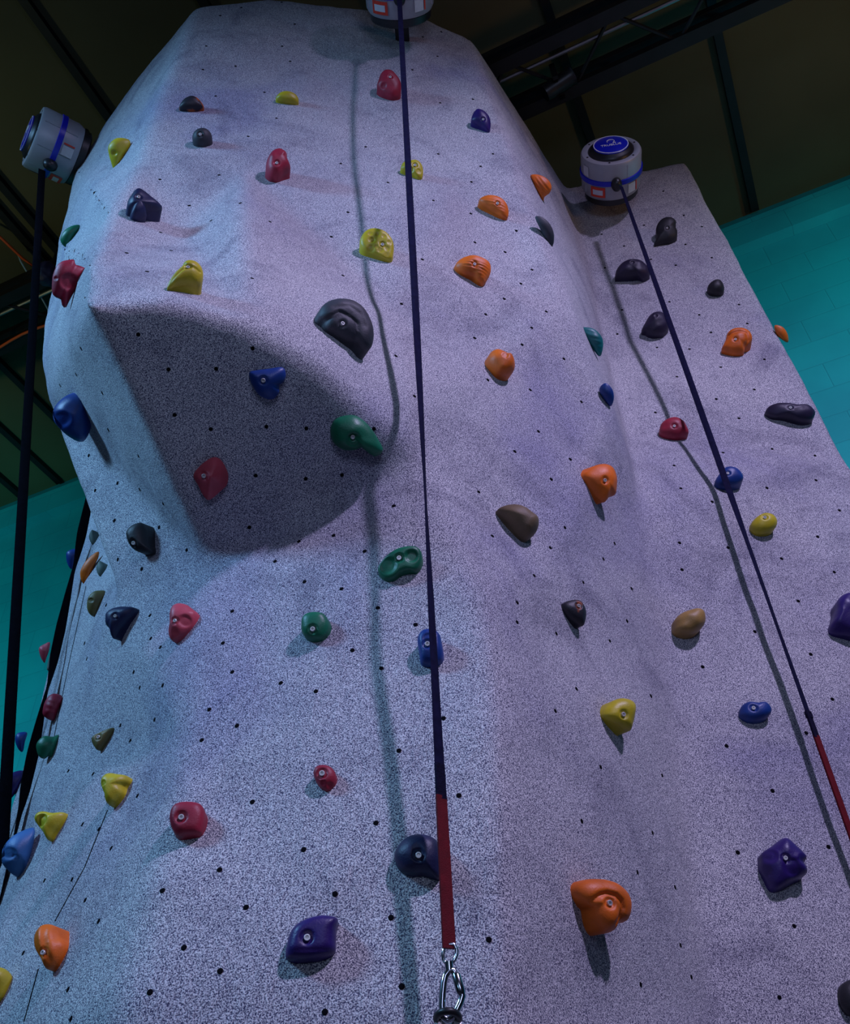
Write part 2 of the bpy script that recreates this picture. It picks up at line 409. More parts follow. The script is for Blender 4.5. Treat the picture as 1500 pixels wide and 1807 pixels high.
# ------------------------------------------------------------------ bolt holes in the wall
OFF = dict(A=(0, 0), B=(300, 0), C=(600, 0), D=(900, 150), E=(0, 440), F=(400, 440), G=(760, 420), H=(1100, 420),
           I=(0, 880), J=(400, 880), K=(760, 880), L=(1100, 880), M=(0, 1327), N=(400, 1327), O=(760, 1327), P=(1100, 1327))
def px(c, p): return (OFF[c][0]+p[0]/3.75, OFF[c][1]+p[1]/3.75)
HOLES = dict(
 A='1365,305 1342,460 1427,636 1450,1158 1058,1187 1253,1361 1397,1460 1062,1538 1133,1659 838,1674',
 B='472,50 332,103 742,306 795,406 433,438 625,611 705,783 518,903 1295,972 1130,1083 465,1345 1178,1405 661,1467 1068,1567 826,160 738,15',
 C='548,245 670,210 645,373 478,462 663,681 880,657 650,1019 1012,1019 930,1101 317,1208 870,1204 618,1327 865,1414 893,1604 1093,1668 544,1717 1167,1527',
 D='607,988 755,1066 887,928 1150,862 1270,938 1161,1055 1015,703 932,1154 628,1210 1335,1143 1097,1193 742,1488 710,1648 973,1737 1187,1748 1252,1521 1330,1638 1055,1435',
 E='973,147 915,564 537,657 505,828 398,900 677,950 1115,795 1430,790 1155,1096 1395,1190 717,1195 588,1364 917,1368 778,1547 630,1595 925,1590 1080,1683',
 F='168,192 770,174 1157,361 1120,706 172,655 1243,972 263,1173 527,1185 975,1187 192,1497 523,1518 763,1493 1105,1698 1295,67',
 G='293,30 492,94 670,210 597,302 487,403 765,487 364,506 668,594 291,662 605,706 882,800 378,939 659,1005 997,1084 713,1280 557,1413 924,1465 798,1597 318,1680',
 H='765,441 438,735 933,803 645,855 355,918 867,1003 615,1066 212,1155 765,1193 660,1420 985,1396 1268,1440 336,1506 1275,1603 950,1654 380,1657 820,566',
 I='757,145 1053,190 1236,340 780,402 938,465 703,705 992,773 1062,983 998,925 885,1147 925,1250 1077,1235 1475,955 1385,1395 1023,1462 797,1500 863,1600 1335,1598 560,957 575,1060',
 J='150,190 708,243 478,283 913,348 320,415 515,550 760,597 1000,722 1250,834 37,745 37,1147 832,1003 1023,1123 358,1220 590,1275 68,1503 1140,1668 1435,1453',
 K='408,247 888,191 792,325 1217,296 1143,399 685,509 1010,554 1330,596 573,688 572,817 832,893 1300,810 1185,941 965,1259 825,1404 1458,1306 1125,1777',
 L='588,20 372,292 693,324 388,470 1430,78 1286,252 1047,397 1396,486 1158,678 1240,1030 525,1113 1383,1327 1210,1550 683,1636 870,880',
 M='617,145 453,125 910,290 547,478 655,510 737,635 478,843 565,980 653,1120 1453,780 1075,917 1217,1295 1457,1450 992,1590 450,1572 470,1765 155,1330 295,850',
 N='170,330 988,470 510,646 717,940 128,1028 1088,1096 1158,1552 650,1720',
 O='187,288 1125,100 1000,458 1468,535 1368,796 385,1242 1390,1540',
 P='257,155 987,257 757,665 342,894 1357,628 1130,1152 378,1280 450,1490 1033,1624')
hl = []
for c, s in HOLES.items():
    for q in s.split():
        x, y = px(c, tuple(float(t) for t in q.split(',')))
        h = hit(x, y)
        if h: hl.append((h[2], h[0], h[1]))
hl.sort(key=lambda t: t[0])
bm = bmesh.new()
addlathe(bm, [(.0052, -.003), (.0052, .0006), (.0046, .0010), (0, .0008)], 14)
hole0 = None; rest = bmesh.new()
def frame(loc, n):
    q = n.to_track_quat('Z', 'Y').to_matrix().to_4x4(); q.translation = loc; return q
for i, (dist, loc, n) in enumerate(hl):
    if i < 100:
        if hole0 is None: hole0 = bmobj('bolt_hole', bm, M['hole'], WALL, smooth=True); o = hole0
        else: o = hole0.copy(); COL.objects.link(o); o.parent = WALL
        o.matrix_local = frame(loc, n)
    else:
        addlathe(rest, [(.0062, -.003), (.0062, .0006), (.0054, .0010), (0, .0008)], 10, frame(loc, n))
ro = bmobj('bolt_hole', rest, M['hole'], WALL, smooth=True); ro['kind'] = 'stuff'
ro['label'] = 'smaller, more distant bolt holes'

# ------------------------------------------------------------------ climbing holds
bm = bmesh.new()
addlathe(bm, [(.0066, -.006), (.0066, .0016), (.0058, .0024), (.0038, .0024), (.0034, -.001), (0, -.001)], 20)
bolt0 = bmobj('bolt', bm, M['steel'], None, smooth=True, auto=35)
BOLT_ME = bolt0.data; bpy.data.objects.remove(bolt0)
CHROME_RING = None

def catmull(pts, per=8, tension=.5):
    out = []; n = len(pts)
    for i in range(n):
        p0, p1, p2, p3 = pts[i-1], pts[i], pts[(i+1) % n], pts[(i+2) % n]
        for k in range(per):
            t = k/per
            a = 2*p1; b = (p2-p0)*t; c = (2*p0-5*p1+4*p2-p3)*t*t; d = (-p0+3*p1-3*p2+p3)*t*t*t
            out.append(.5*(a+b+c+d))
    return out
BOOK = []
def hold(crop, poly, mat, label, bolt=None, peak=None, H=.42, side=None, dents=(), grooves=(), ridge=None, prof=(2.2, .6), skirt=.22, shiny=True, group=None, bsz=1.0, name='climbing_hold', tilt=1.0):
    """poly: outline; side: anchor where the hold meets the wall when it is seen in profile."""
    P2 = [px(crop, p) for p in poly]
    cx = sum(p[0] for p in P2)/len(P2); cy = sum(p[1] for p in P2)/len(P2)
    two = side is not None
    if two:
        ax, ay = px(crop, side); h = hitn(ax, ay)
        loc, wn, dist = h; wn = soft_normal(ax, ay, 6) or wn
        tocam = (CAMP-loc).normalized()
        en = (tocam - wn*tocam.dot(wn)).normalized()
        origin = loc
        n = en
    else:
        h = hitn(cx, cy); loc, wn, dist = h
        wn = soft_normal(cx, cy) or wn; origin = loc
        n = (wn + (CAMP-loc).normalized()*tilt).normalized()
        area = 0
    ex = Vector((0, 0, 1)).cross(n)
    if ex.length < .2: ex = Vector((1, 0, 0))
    ex.normalize(); ey = n.cross(ex).normalized()
    def unp(p, lift=0.0):
        d = rayw(*p); o = origin+n*lift
        t = (o-CAMP).dot(n)/d.dot(n); q = CAMP+d*t-o
        return Vector((q.dot(ex), q.dot(ey)))
    L0 = [unp(p) for p in P2]
    ar = abs(sum(a.x*b.y-a.y*b.x for a, b in zip(L0, L0[1:]+L0[:1])))/2
    size = math.sqrt(ar)
    HH = H*size*(.7 if two else .74)
    lift = 0
    if not two:
        cwn = n.dot(wn)
        for _ in range(3):
            L0 = [unp(p, lift) for p in P2]
            mn = min((ex*q.x+ey*q.y).dot(wn) for q in L0) + lift*cwn
            lift += (HH*skirt*.6-mn)/cwn
            lift = max(lift, HH*skirt)
        for _ in range(3):
            worst = 0; o_ = origin+n*lift
            for p in P2:
                hh = BVH.ray_cast(CAMP, rayw(*p)); d_ = rayw(*p)
                if hh[0] is None: continue
                tp = (o_-CAMP).dot(n)/d_.dot(n)
                worst = max(worst, (tp-hh[3]+.004)*abs(d_.dot(n)))
            lift += min(worst, .06)
    L0 = [unp(p, lift) for p in P2]
    R = catmull(L0, 8)
    if peak: c = unp(px(crop, peak), lift)
    elif two: c = unp((cx, cy), lift)
    else: c = unp((cx, cy), lift)
    # polar outline
    NT = 72; ang = sorted((math.atan2((q-c).y, (q-c).x), (q-c).length) for q in R)
    def rad(t):
        import bisect
        k = bisect.bisect(ang, (t, 0)); a0 = ang[k-1]; a1 = ang[k % len(ang)]
        da = (a1[0]-a0[0]) % (2*math.pi); f = ((t-a0[0]) % (2*math.pi))/da if da > 1e-9 else 0
        return a0[1]+(a1[1]-a0[1])*min(1, f)
    RT = [rad(-math.pi+2*math.pi*k/NT) for k in range(NT)]
    dl = []
    for (dx, dy, dr, dd) in dents:
        q = unp(px(crop, (dx, dy)), lift+HH*.6)
        rr = dr/3.75*dist/FPX
        dl.append((q, rr, dd*rr))
    gl = []
    for (line, gr, gd) in grooves:
        rr = gr/3.75*dist/FPX
        gl.append(([unp(px(crop, p), lift+HH*.6) for p in line], rr, gd*rr))
    bl = None
    if bolt:
        # account for the height of the surface the bolt sits in
        bl = unp(px(crop, bolt), lift)
    def height(x, y, t):
        tt = min(1, t)
        hgt = HH*max(0, (1-tt**prof[0]))**prof[1]
        if ridge:
            k = (x*ridge[0]+y*ridge[1])*ridge[2]
            hgt += ridge[3]*HH*math.sin(k)*min(1, (1-tt)*4)
        p = Vector((x, y))
        hgt += noise.noise(Vector((x*28+cx, y*28+cy, 3)))*HH*.10*min(1, (1-tt)*3)
        for (q, rr, dd) in dl:
            e = (p-q).length/rr
            if e < 1.6: hgt -= dd*(1/(1+math.exp((e-1)*9)))
        for (ln, rr, dd) in gl:
            m_ = 9
            for a_, b2 in zip(ln, ln[1:]):
                ab = b2-a_; t_ = max(0, min(1, (p-a_).dot(ab)/max(1e-9, ab.length_squared)))
                m_ = min(m_, (p-a_-ab*t_).length)
            if m_ < rr*1.8: hgt -= dd*math.exp(-(m_/rr*1.6)**2)*min(1, (1-tt)*8)
        return hgt
    if bolt:
        for _ in range(8):
            tb = min(.97, (bl-c).length/max(1e-6, rad(math.atan2((bl-c).y, (bl-c).x))))
            bl = bl.lerp(unp(px(crop, bolt), lift+height(bl.x, bl.y, tb)), .6)
        dl.append((bl, .0105*bsz, .006*bsz))
    NR = 20
    verts = []; faces = []
    def side_verts(sgn):
        base = len(verts)
        verts.append(Vector((c.x, c.y, sgn*height(c.x, c.y, 0))))
        for i in range(1, NR+1):
            t = math.sin(i/NR*math.pi/2) if not (dents) else (i/NR)**.8
            for k in range(NT):
                a = -math.pi+2*math.pi*k/NT
                x = c.x+math.cos(a)*RT[k]*t; y = c.y+math.sin(a)*RT[k]*t
                verts.append(Vector((x, y, sgn*height(x, y, t))))
        for k in range(NT):
            k2 = (k+1) % NT
            faces.append((base, base+1+k, base+1+k2))
            for i in range(NR-1):
                a = base+1+i*NT
                faces.append((a+k, a+NT+k, a+NT+k2, a+k2))
        return base+1+(NR-1)*NT
    wl = Vector((wn.dot(ex), wn.dot(ey), wn.dot(n)))
    ring = side_verts(1)
    if two:
        f0 = len(faces); ring2 = side_verts(-1)
        faces[f0:] = [f[::-1] for f in faces[f0:]]
        for k in range(NT):
            k2 = (k+1) % NT
            faces.append((ring+k, ring2+k, ring2+k2, ring+k2))
    else:
        # skirt down into the wall
        b = len(verts)
        for k in range(NT):
            v = verts[ring+k]; sd = (ex*v.x+ey*v.y+n*(v.z+lift)).dot(wn)+.02
            verts.append(v - wl*sd)
        for k in range(NT):
            k2 = (k+1) % NT
            faces.append((ring+k, b+k, b+k2, ring+k2))
    # place: the thing's origin lies on the wall
    Mx = Matrix(((ex.x, ey.x, n.x, 0), (ex.y, ey.y, n.y, 0), (ex.z, ey.z, n.z, 0), (0, 0, 0, 1)))
    o = mkobj(name, [v + Vector((0, 0, lift)) for v in verts], faces, M[mat] if isinstance(mat, str) else mat)
    bmx = bmesh.new(); bmx.from_mesh(o.data); bmesh.ops.remove_doubles(bmx, verts=bmx.verts, dist=.00005)
    bmesh.ops.recalc_face_normals(bmx, faces=bmx.faces); bmx.to_mesh(o.data); bmx.free()
    Mx.translation = origin
    o.matrix_world = Mx
    tag(o, label, 'climbing hold', group)
    if bl is not None:
        tb = 0
        th = math.atan2((bl-c).y, (bl-c).x); tb = (bl-c).length/max(1e-6, rad(th))
        hb = height(bl.x, bl.y, tb)+lift+.0035
        b = bpy.data.objects.new('bolt', BOLT_ME); COL.objects.link(b); b.parent = o
        b.matrix_local = Matrix.Translation((bl.x, bl.y, hb)) @ Matrix.Scale(bsz*.85, 4)
    return o
def ell(cx, cy, rx, ry, rot=0, n=12):
    a = math.radians(rot)
    return [(cx+rx*math.cos(t)*math.cos(a)-ry*math.sin(t)*math.sin(a), cy+rx*math.cos(t)*math.sin(a)+ry*math.sin(t)*math.cos(a)) for t in [2*math.pi*k/n for k in range(n)]]
def S(s): return [tuple(float(t) for t in q.split(',')) for q in s.split()]
hold('A', S('1185,712 1205,675 1230,652 1265,640 1300,648 1330,675 1350,712 1320,730 1265,738 1215,732'), 'blackorange', 'small black hold with a rubbed orange top, highest hold near the upper left ridge', H=.6)
hold('A', ell(1338, 912, 66, 57), 'grey', 'dark grey ball-shaped hold just below the black and orange one', bolt=(1325, 885), H=.75)
hold('A', S('715,985 730,945 770,915 825,915 862,935 855,985 820,1040 780,1100 755,1125 740,1090 725,1040'), 'yellow', 'yellow teardrop hold on the bluish left flank beside the left belay device', side=(828, 1010), H=.5, dents=[(755, 1010, 14, .6)])
hold('A', S('845,1335 865,1300 890,1265 920,1252 955,1270 1010,1315 1075,1375 1030,1398 970,1405 967,1440 920,1460 880,1455 862,1430 870,1400 845,1375'), 'navy', 'dark navy hold with a pointed right wing and a stubby lower lobe', bolt=(918, 1300), peak=(915, 1375), H=.6)
hold('A', S('400,1580 415,1540 445,1510 490,1490 530,1492 510,1540 480,1595 445,1637 410,1615'), 'green', 'green hold on the upper left edge above the large crimson flower-shaped hold', side=(487, 1568), H=.5)
hold('E', S('345,210 352,165 375,110 410,80 450,70 490,68 500,100 525,108 565,130 540,190 500,265 460,340 435,388 410,370 405,335 365,315 345,285'), 'red', 'large crimson flower-shaped hold on the upper left edge', side=(500, 262), H=.45, dents=[(455, 215, 45, .35), (372, 192, 10, .9)])
hold('B', S('700,660 712,630 745,612 790,612 830,628 850,655 845,685 790,690 735,680'), 'yellow', 'small flat yellow hold near the top of the wall', H=.6)
hold('C', S('245,570 255,530 270,490 300,465 340,468 370,495 400,540 405,590 395,635 350,660 310,645 270,610'), 'red', 'bright red rounded hold beside the middle strap, below the top belay device', bolt=(333, 507), H=.45, dents=[(290, 570, 14, .4)])
hold('B', S('633,1110 645,1060 675,1020 720,1003 750,1012 775,1035 772,1065 790,1095 795,1130 750,1170 710,1205 665,1200 640,1160'), 'red', 'crimson scalloped hold with a deep dark underside in the upper middle', bolt=(707, 1075), H=.85, peak=(710, 1110), prof=(3.5, .6))
hold('C', S('405,1100 420,1075 465,1062 510,1062 540,1090 550,1130 545,1175 520,1187 480,1165 430,1140 405,1120'), 'yellow', 'small yellow knobbly hold partly behind the middle strap', bolt=(497, 1090), H=.4, dents=[(470, 1125, 16, .5), (520, 1135, 14, .4)])
hold('C', S('868,790 885,745 910,722 950,735 985,770 997,820 992,865 975,875 930,845 880,812'), 'violet', 'small dark violet hold near the upper right edge of the front face', bolt=(948, 787), H=.45, bsz=.9)
hold('C', S('130,1610 145,1560 185,1525 240,1518 300,1540 345,1590 357,1640 350,1700 335,1728 290,1728 220,1700 150,1660'), 'yellow', 'yellow plate-shaped hold covered in round dimples', bolt=(282, 1615), H=.30, prof=(6, .5), peak=(245, 1620),
     dents=[(210, 1595, 17, .5), (205, 1650, 22, .3), (250, 1560, 12, .35), (200, 1555, 12, .35), (265, 1660, 16, .3), (310, 1650, 15, .35), (325, 1610, 13, .4), (290, 1570, 12, .35), (310, 1690, 14, .3), (240, 1640, 11, .4)])
hold('C', S('920,1325 945,1303 990,1293 1050,1305 1095,1340 1115,1390 1110,1440 1085,1450 1040,1430 980,1390 935,1355'), 'orange', 'orange wedge hold, highest orange one on the front face', bolt=(1043, 1343), H=.45, ridge=(.3, 1, 500, .025))
hold('D', S('135,598 180,592 230,610 262,640 275,680 262,715 225,745 228,772 195,745 165,690 150,640'), 'orange', 'orange ridged hold on the narrow side face by the right belay device', side=(185, 700), H=.5, ridge=(1, .2, 420, .04))
hold('D', S('165,875 195,868 235,890 270,930 290,985 290,1040 275,1078 255,1065 225,1000 190,930'), 'grey', 'charcoal half-moon hold on the narrow side face', side=(215, 985), H=.45)
hold('G', S('162,185 185,150 225,128 280,118 340,135 385,165 398,205 390,250 365,290 345,313 310,305 270,270 215,250 180,225'), 'orange', 'orange grooved hold with curved ripples right of the yellow dimpled plate', bolt=(292, 170), peak=(290, 205), H=.5, ridge=(.15, 1, 560, .035))
hold('E', S('1105,262 1115,225 1140,185 1175,150 1200,130 1215,100 1250,85 1300,95 1335,130 1345,175 1335,225 1300,250 1230,248 1180,255 1115,272'), 'yellow', 'yellow shell-shaped hold with a raised crescent lip, above the dark overhang', bolt=(1245, 115), peak=(1245, 175), H=.6, grooves=[([(1118, 235), (1150, 190), (1200, 150), (1260, 132), (1320, 150)], 14, .8)], bsz=.8)
hold('F', S('607,430 625,385 670,352 740,338 820,350 885,390 930,450 960,520 968,590 955,650 920,675 880,665 850,630 780,615 710,580 650,540 635,490 610,465'), 'grey', 'big charcoal bean-shaped hold in the middle of the wall', bolt=(770, 487), peak=(785, 480), H=.42, grooves=[([(625, 490), (680, 455), (740, 425), (780, 445), (820, 470), (852, 500), (860, 560), (850, 632)], 15, .9), ([(700, 395), (800, 392), (870, 440), (905, 520)], 18, .35)], prof=(3.2, .5))
hold('F', S('150,815 200,800 280,790 370,782 392,830 375,880 350,900 345,950 310,990 265,990 215,965 180,920 155,870'), 'blue', 'royal blue hold with a flat top on the shaded overhang', bolt=(242, 868), peak=(265, 880), H=.45)
hold('F', S('690,1240 690,1180 715,1130 770,1105 840,1100 900,1130 960,1190 1010,1270 1035,1330 990,1370 940,1355 900,1310 840,1330 770,1325 715,1290'), 'green', 'dark green hooked hold at the right tip of the overhang', bolt=(835, 1243), peak=(835, 1225), H=.5, dents=[(835, 1260, 42, .45)])
hold('E', S('1280,1500 1310,1450 1360,1405 1410,1378 1455,1390 1490,1440 1510,1500 1500,1560 1460,1600 1415,1640 1375,1660 1340,1620 1310,1560'), 'pink', 'coral pink faceted hold on the shaded overhang', bolt=(1348, 1500), peak=(1400, 1490), H=.65, prof=(1.3, .9))
hold('E', S('350,1085 370,1030 420,980 480,950 525,935 560,970 590,1050 605,1120 595,1200 565,1260 530,1275 480,1255 420,1210 370,1150'), 'blue', 'big blue hold with a round pocket on the left flank of the bulge', side=(560, 1105), H=.8, prof=(2.6, .6), dents=[(408, 1125, 42, .6)])
hold('I', S('843,240 860,195 895,168 940,160 970,195 985,250 1000,310 1020,360 970,362 910,350 865,310'), 'black', 'black pointed hold with a steel bolt on the lower left of the bulge', bolt=(880, 292), H=.6, peak=(905, 260))
hold('I', S('590,245 610,205 625,240 630,285 612,305 597,280'), 'greygreen', 'tiny grey-green hold tucked under the left end of the bulge', H=.4)
hold('I', S('438,390 445,350 490,332 537,328 530,380 505,430 475,468 450,440'), 'blue', 'small blue hold on the far left edge in front of the teal wall, topmost there', side=(512, 400), H=.6)
hold('I', S('530,490 550,440 580,400 620,365 655,350 650,390 620,450 590,520 565,568 540,545'), 'orange', 'slim orange hold on the far left flank beneath the bulge', side=(608, 470), H=.5)
hold('I', S('640,450 660,412 690,440 692,475 665,515 645,490'), 'greygreen', 'small grey-olive hold right of the slim orange one', H=.4)
hold('I', S('575,700 585,650 620,615 660,607 697,612 690,660 660,720 630,778 600,770 580,740'), 'olive', 'olive half-round hold left of the navy one, under the bulge', side=(655, 700), H=.6, dents=[(603, 672, 12, .9)])
hold('I', S('705,795 715,755 750,728 810,715 890,722 888,770 850,820 800,880 762,930 745,910 735,870 710,840'), 'navy', 'navy blue pointed hold just below the left corner of the bulge', bolt=(760, 775), peak=(780, 790), H=.55, bsz=.8)
hold('I', S('1120,900 1130,840 1130,760 1150,710 1190,693 1240,705 1275,735 1300,765 1285,830 1250,880 1200,925 1140,940'), 'pink', 'rosy red ear-shaped hold below the bulge', bolt=(1155, 805), peak=(1190, 800), H=.5, dents=[(1225, 810, 34, .4), (1160, 880, 16, .4)], bsz=.8)
hold('I', S('258,990 290,965 330,950 325,1000 305,1060 295,1088 270,1050'), 'pink', 'small red hold on the far left edge, half behind the slanting black strap', side=(318, 1030), H=.7)
hold('I', S('310,1120 325,1050 345,1008 385,1030 395,1060 365,1110 340,1150 315,1135'), 'greygreen', 'dark grey-green hold touching the slanting black strap', side=(352, 1085), H=.6)
hold('I', S('283,1400 295,1350 320,1310 355,1290 400,1298 412,1320 395,1380 370,1440 352,1470 310,1455 285,1430'), 'red', 'crimson barrel-shaped hold on the far left flank', side=(385, 1395), H=.7, ridge=(0, 1, 350, .03))
hold('I', S('100,1600 108,1560 140,1545 180,1550 165,1610 150,1675 120,1655'), 'blue', 'small blue hold at the far left edge, left of the green one', side=(163, 1610), H=.7)
hold('I', S('240,1640 255,1600 295,1570 350,1575 390,1560 380,1610 365,1670 335,1745 322,1705 290,1722 255,1700'), 'green', 'green twisted hold with a sharp lower tip on the far left flank', side=(360, 1640), H=.7)
hold('I', S('608,1600 620,1570 680,1540 750,1515 740,1560 700,1620 655,1665 625,1640'), 'olive', 'olive-gold leaf-shaped hold on the left flank', bolt=(648, 1575), H=.45, bsz=.75)
hold('M', S('35,270 45,200 60,150 100,130 155,125 150,180 120,250 90,290 50,330 35,310'), 'violet', 'purple-blue hold at the left picture edge between the two black straps', side=(125, 215), H=.6)
hold('M', S('235,450 250,410 290,395 360,405 430,402 435,440 410,490 375,535 330,590 300,545 265,500'), 'yellow', 'yellow horn-shaped hold with a hollow round end', peak=(330, 460), H=.6, dents=[(280, 455, 34, .8)])
hold('M', S('685,210 700,165 735,143 790,150 845,160 855,195 825,230 830,280 795,330 760,362 720,350 715,310 695,260'), 'yellow', 'muddy yellow block-like hold with notched edges, right of the horn-shaped one', peak=(755, 240), H=.7, prof=(3, .6), dents=[(700, 215, 16, .5), (740, 345, 14, .5)])
hold('M', S('15,680 25,630 70,570 140,525 225,500 225,560 210,650 185,750 150,835 90,815 40,770 12,730'), 'skyblue', 'large pale blue pointed hold at the left picture edge', side=(190, 680), H=.7, dents=[(60, 672, 30, .6), (95, 695, 16, .4)])
hold('M', S('1125,420 1145,365 1190,340 1260,335 1325,348 1355,390 1360,450 1345,520 1320,555 1250,565 1180,562 1145,520 1127,470'), 'red', 'crimson rounded-square hold in the lower left', bolt=(1198, 428), H=.5, prof=(4, .5))
hold('M', S('238,1260 245,1200 275,1155 320,1140 370,1155 395,1190 415,1230 440,1280 430,1340 400,1395 355,1440 310,1435 285,1380 250,1320'), 'orange', 'orange hold with wood-like grooves in the lower left corner', bolt=(280, 1325), H=.6, ridge=(1, .35, 300, .05), bsz=.8)
hold('M', S('-60,1440 20,1430 75,1475 70,1530 40,1600 0,1660 -60,1660'), 'yellow', 'yellow hold cut off by the left picture edge near the bottom', side=(40, 1560), H=.6)
hold('J', S('1000,470 1015,430 1060,380 1130,335 1210,318 1265,325 1292,365 1290,430 1260,485 1200,488 1150,505 1110,540 1060,545 1020,515'), 'green', 'green mask-shaped hold with two round pockets', bolt=(1140, 390), peak=(1150, 425), H=.35, prof=(5, .5), dents=[(1068, 445, 52, .42), (1225, 382, 40, .5)])
hold('J', S('495,840 500,795 525,765 580,752 640,762 670,800 680,850 665,900 630,935 570,937 520,915 498,880'), 'green', 'green round hold, lower left of the mask-shaped one', bolt=(567, 860), H=.5, prof=(3.2, .55))
hold('J', S('1262,940 1275,895 1310,868 1370,870 1410,900 1425,960 1435,1040 1415,1090 1350,1112 1290,1095 1275,1030'), 'blue', 'blue oval hold behind the middle strap', bolt=(1328, 958), H=.5, dents=[(1335, 930, 34, .35)], prof=(3, .5))
hold('N', S('575,130 590,100 630,86 680,95 715,130 725,180 705,230 670,257 630,240 600,205 580,170'), 'red', 'small crimson egg-shaped hold with finger dents, left of the strap end', bolt=(630, 138), H=.55, dents=[(683, 222, 20, .5), (640, 205, 16, .35)])
hold('N', S('1112,710 1120,650 1160,590 1220,552 1300,545 1370,570 1410,620 1430,720 1410,840 1360,835 1300,815 1220,815 1150,780'), 'navy', 'large dark navy hold half hidden by the red strap sleeve', bolt=(1270, 680), peak=(1280, 690), H=.55, dents=[(1262, 650, 30, .2)])
hold('N', S('388,1340 400,1270 425,1190 470,1140 540,1105 630,1085 700,1092 738,1110 725,1180 722,1260 715,1330 650,1370 560,1388 450,1390 400,1370'), 'violet', 'large violet block hold with a flat face at the bottom left of the strap', bolt=(532, 1225), peak=(570, 1230), H=.5, prof=(5, .55), grooves=[([(400, 1320), (560, 1315), (712, 1310)], 16, .25)])
hold('K', S('445,75 480,50 550,38 610,55 660,90 705,130 712,175 695,225 650,270 610,280 570,255 520,190 470,120'), 'brown', 'grey-brown wedge hold with a dark underside in the middle of the wall', peak=(620, 165), H=.7, prof=(2, .7))
hold('K', S('870,710 890,685 940,670 985,675 1015,710 1027,760 1020,815 1005,843 970,835 920,800 885,755'), 'blackorange', 'black and rust-orange pointed hold right of centre', bolt=(983, 707), H=.45, bsz=.85)
hold('K', S('1130,1430 1150,1385 1200,1340 1260,1322 1320,1335 1350,1370 1345,1430 1330,1500 1310,1540 1240,1515 1170,1480 1135,1450'), 'yellow', 'yellow wedge hold with a deep bolt socket, lower right of centre', bolt=(1280, 1425), H=.5, prof=(3, .6))
hold('G', S('375,820 385,780 400,755 430,742 465,752 500,770 530,775 550,820 552,870 530,905 480,925 430,920 390,870'), 'orange', 'orange lumpy hold with two humps, left of the teal hold', H=.75, peak=(470, 840), dents=[(485, 790, 18, .4)])
hold('G', S('1015,1570 1050,1530 1100,1502 1160,1496 1205,1520 1228,1580 1228,1650 1218,1700 1180,1715 1150,1748 1110,1735 1060,1680 1030,1625'), 'orange', 'orange smooth faceted hold with a pointed bottom, right of centre', bolt=(1157, 1602), H=.45, prof=(2, .7))
hold('G', S('995,600 1020,590 1070,598 1110,625 1138,670 1140,730 1120,785 1080,745 1030,680'), 'teal', 'teal ribbed hold on the crease beside the recessed panel', side=(1062, 712), H=.5, ridge=(.6, .8, 350, .03))
hold('G', S('1115,1000 1135,970 1165,962 1200,1000 1213,1050 1205,1095 1187,1113 1150,1070 1125,1030'), 'blue', 'small blue hold on the crease below the teal one', side=(1150, 1070), H=.5)
hold('D', S('965,960 980,915 1015,882 1065,876 1098,900 1095,935 1107,970 1100,1010 1060,1040 1000,1055 952,1067 970,1010'), 'black', 'dark brown-grey comma-shaped hold, topmost on the recessed right panel', bolt=(1040, 945), H=.4, bsz=.9)
hold('D', S('695,1270 705,1225 745,1180 810,1160 870,1168 915,1210 925,1250 905,1285 875,1297 850,1280 780,1285 700,1283'), 'plum', 'dark plum half-dome hold left of the right strap', H=.6, peak=(810, 1225), dents=[(810, 1185, 10, .7)])
hold('H', S('120,615 140,570 175,515 220,490 265,498 295,545 300,590 265,640 205,660 165,650 145,630'), 'plum', 'dark blue-violet hold touching the right strap below the half-dome one', H=.6, dents=[(215, 525, 10, .7)])
hold('H', S('555,340 570,305 610,280 645,285 667,325 660,365 620,383 575,375'), 'black', 'small black ball-shaped hold on the recessed right panel', H=.8)
hold('H', S('650,735 675,680 690,630 730,602 790,598 835,620 853,665 835,705 805,730 795,765 750,782 700,775 660,755'), 'orange', 'orange hold with a curled rim near the right edge', bolt=(742, 668), peak=(750, 690), H=.5, grooves=[([(700, 640), (760, 620), (815, 630), (825, 670), (805, 715)], 13, .9)])
hold('H', S('1000,580 1050,588 1085,635 1090,690 1050,670 1015,640'), 'orange', 'sliver of an orange hold peeking out behind the right edge of the wall', side=(1020, 610), H=.6)
hold('H', S('940,1155 965,1115 1020,1095 1090,1095 1150,1105 1220,1105 1260,1135 1270,1165 1240,1205 1180,1223 1120,1215 1050,1200 980,1195'), 'plum', 'long dark plum peanut-shaped hold at the right edge', bolt=(1107, 1120), peak=(1110, 1160), H=.45)
hold('H', S('240,1265 255,1225 300,1195 350,1188 395,1210 420,1250 432,1290 400,1315 350,1333 280,1328 245,1300'), 'red', 'dull red hold on the strap shadow of the right panel', bolt=(338, 1242), H=.5)
hold('H', S('607,1610 630,1570 660,1530 700,1515 750,1525 785,1560 793,1595 760,1630 700,1655 640,1660 610,1645'), 'blue', 'blue hold behind the right strap', bolt=(692, 1555), H=.5, bsz=.9)
hold('L', S('840,190 855,150 900,110 945,95 995,110 1018,150 1005,195 960,230 895,243 855,228'), 'yellow', 'yellow oval hold just right of the right strap', bolt=(938, 122), H=.55)
hold('L', S('325,860 335,810 370,770 420,745 490,728 530,745 543,790 530,840 480,890 420,915 350,910 325,890'), 'tan', 'tan wedge hold with a black shaded underside on the right', H=.75, peak=(435, 825), prof=(2.6, .6))
hold('L', S('1360,860 1385,800 1405,740 1415,680 1450,640 1510,625 1560,680 1560,900 1440,910 1375,900'), 'violet', 'purple hold cut off by the right picture edge', H=.5)
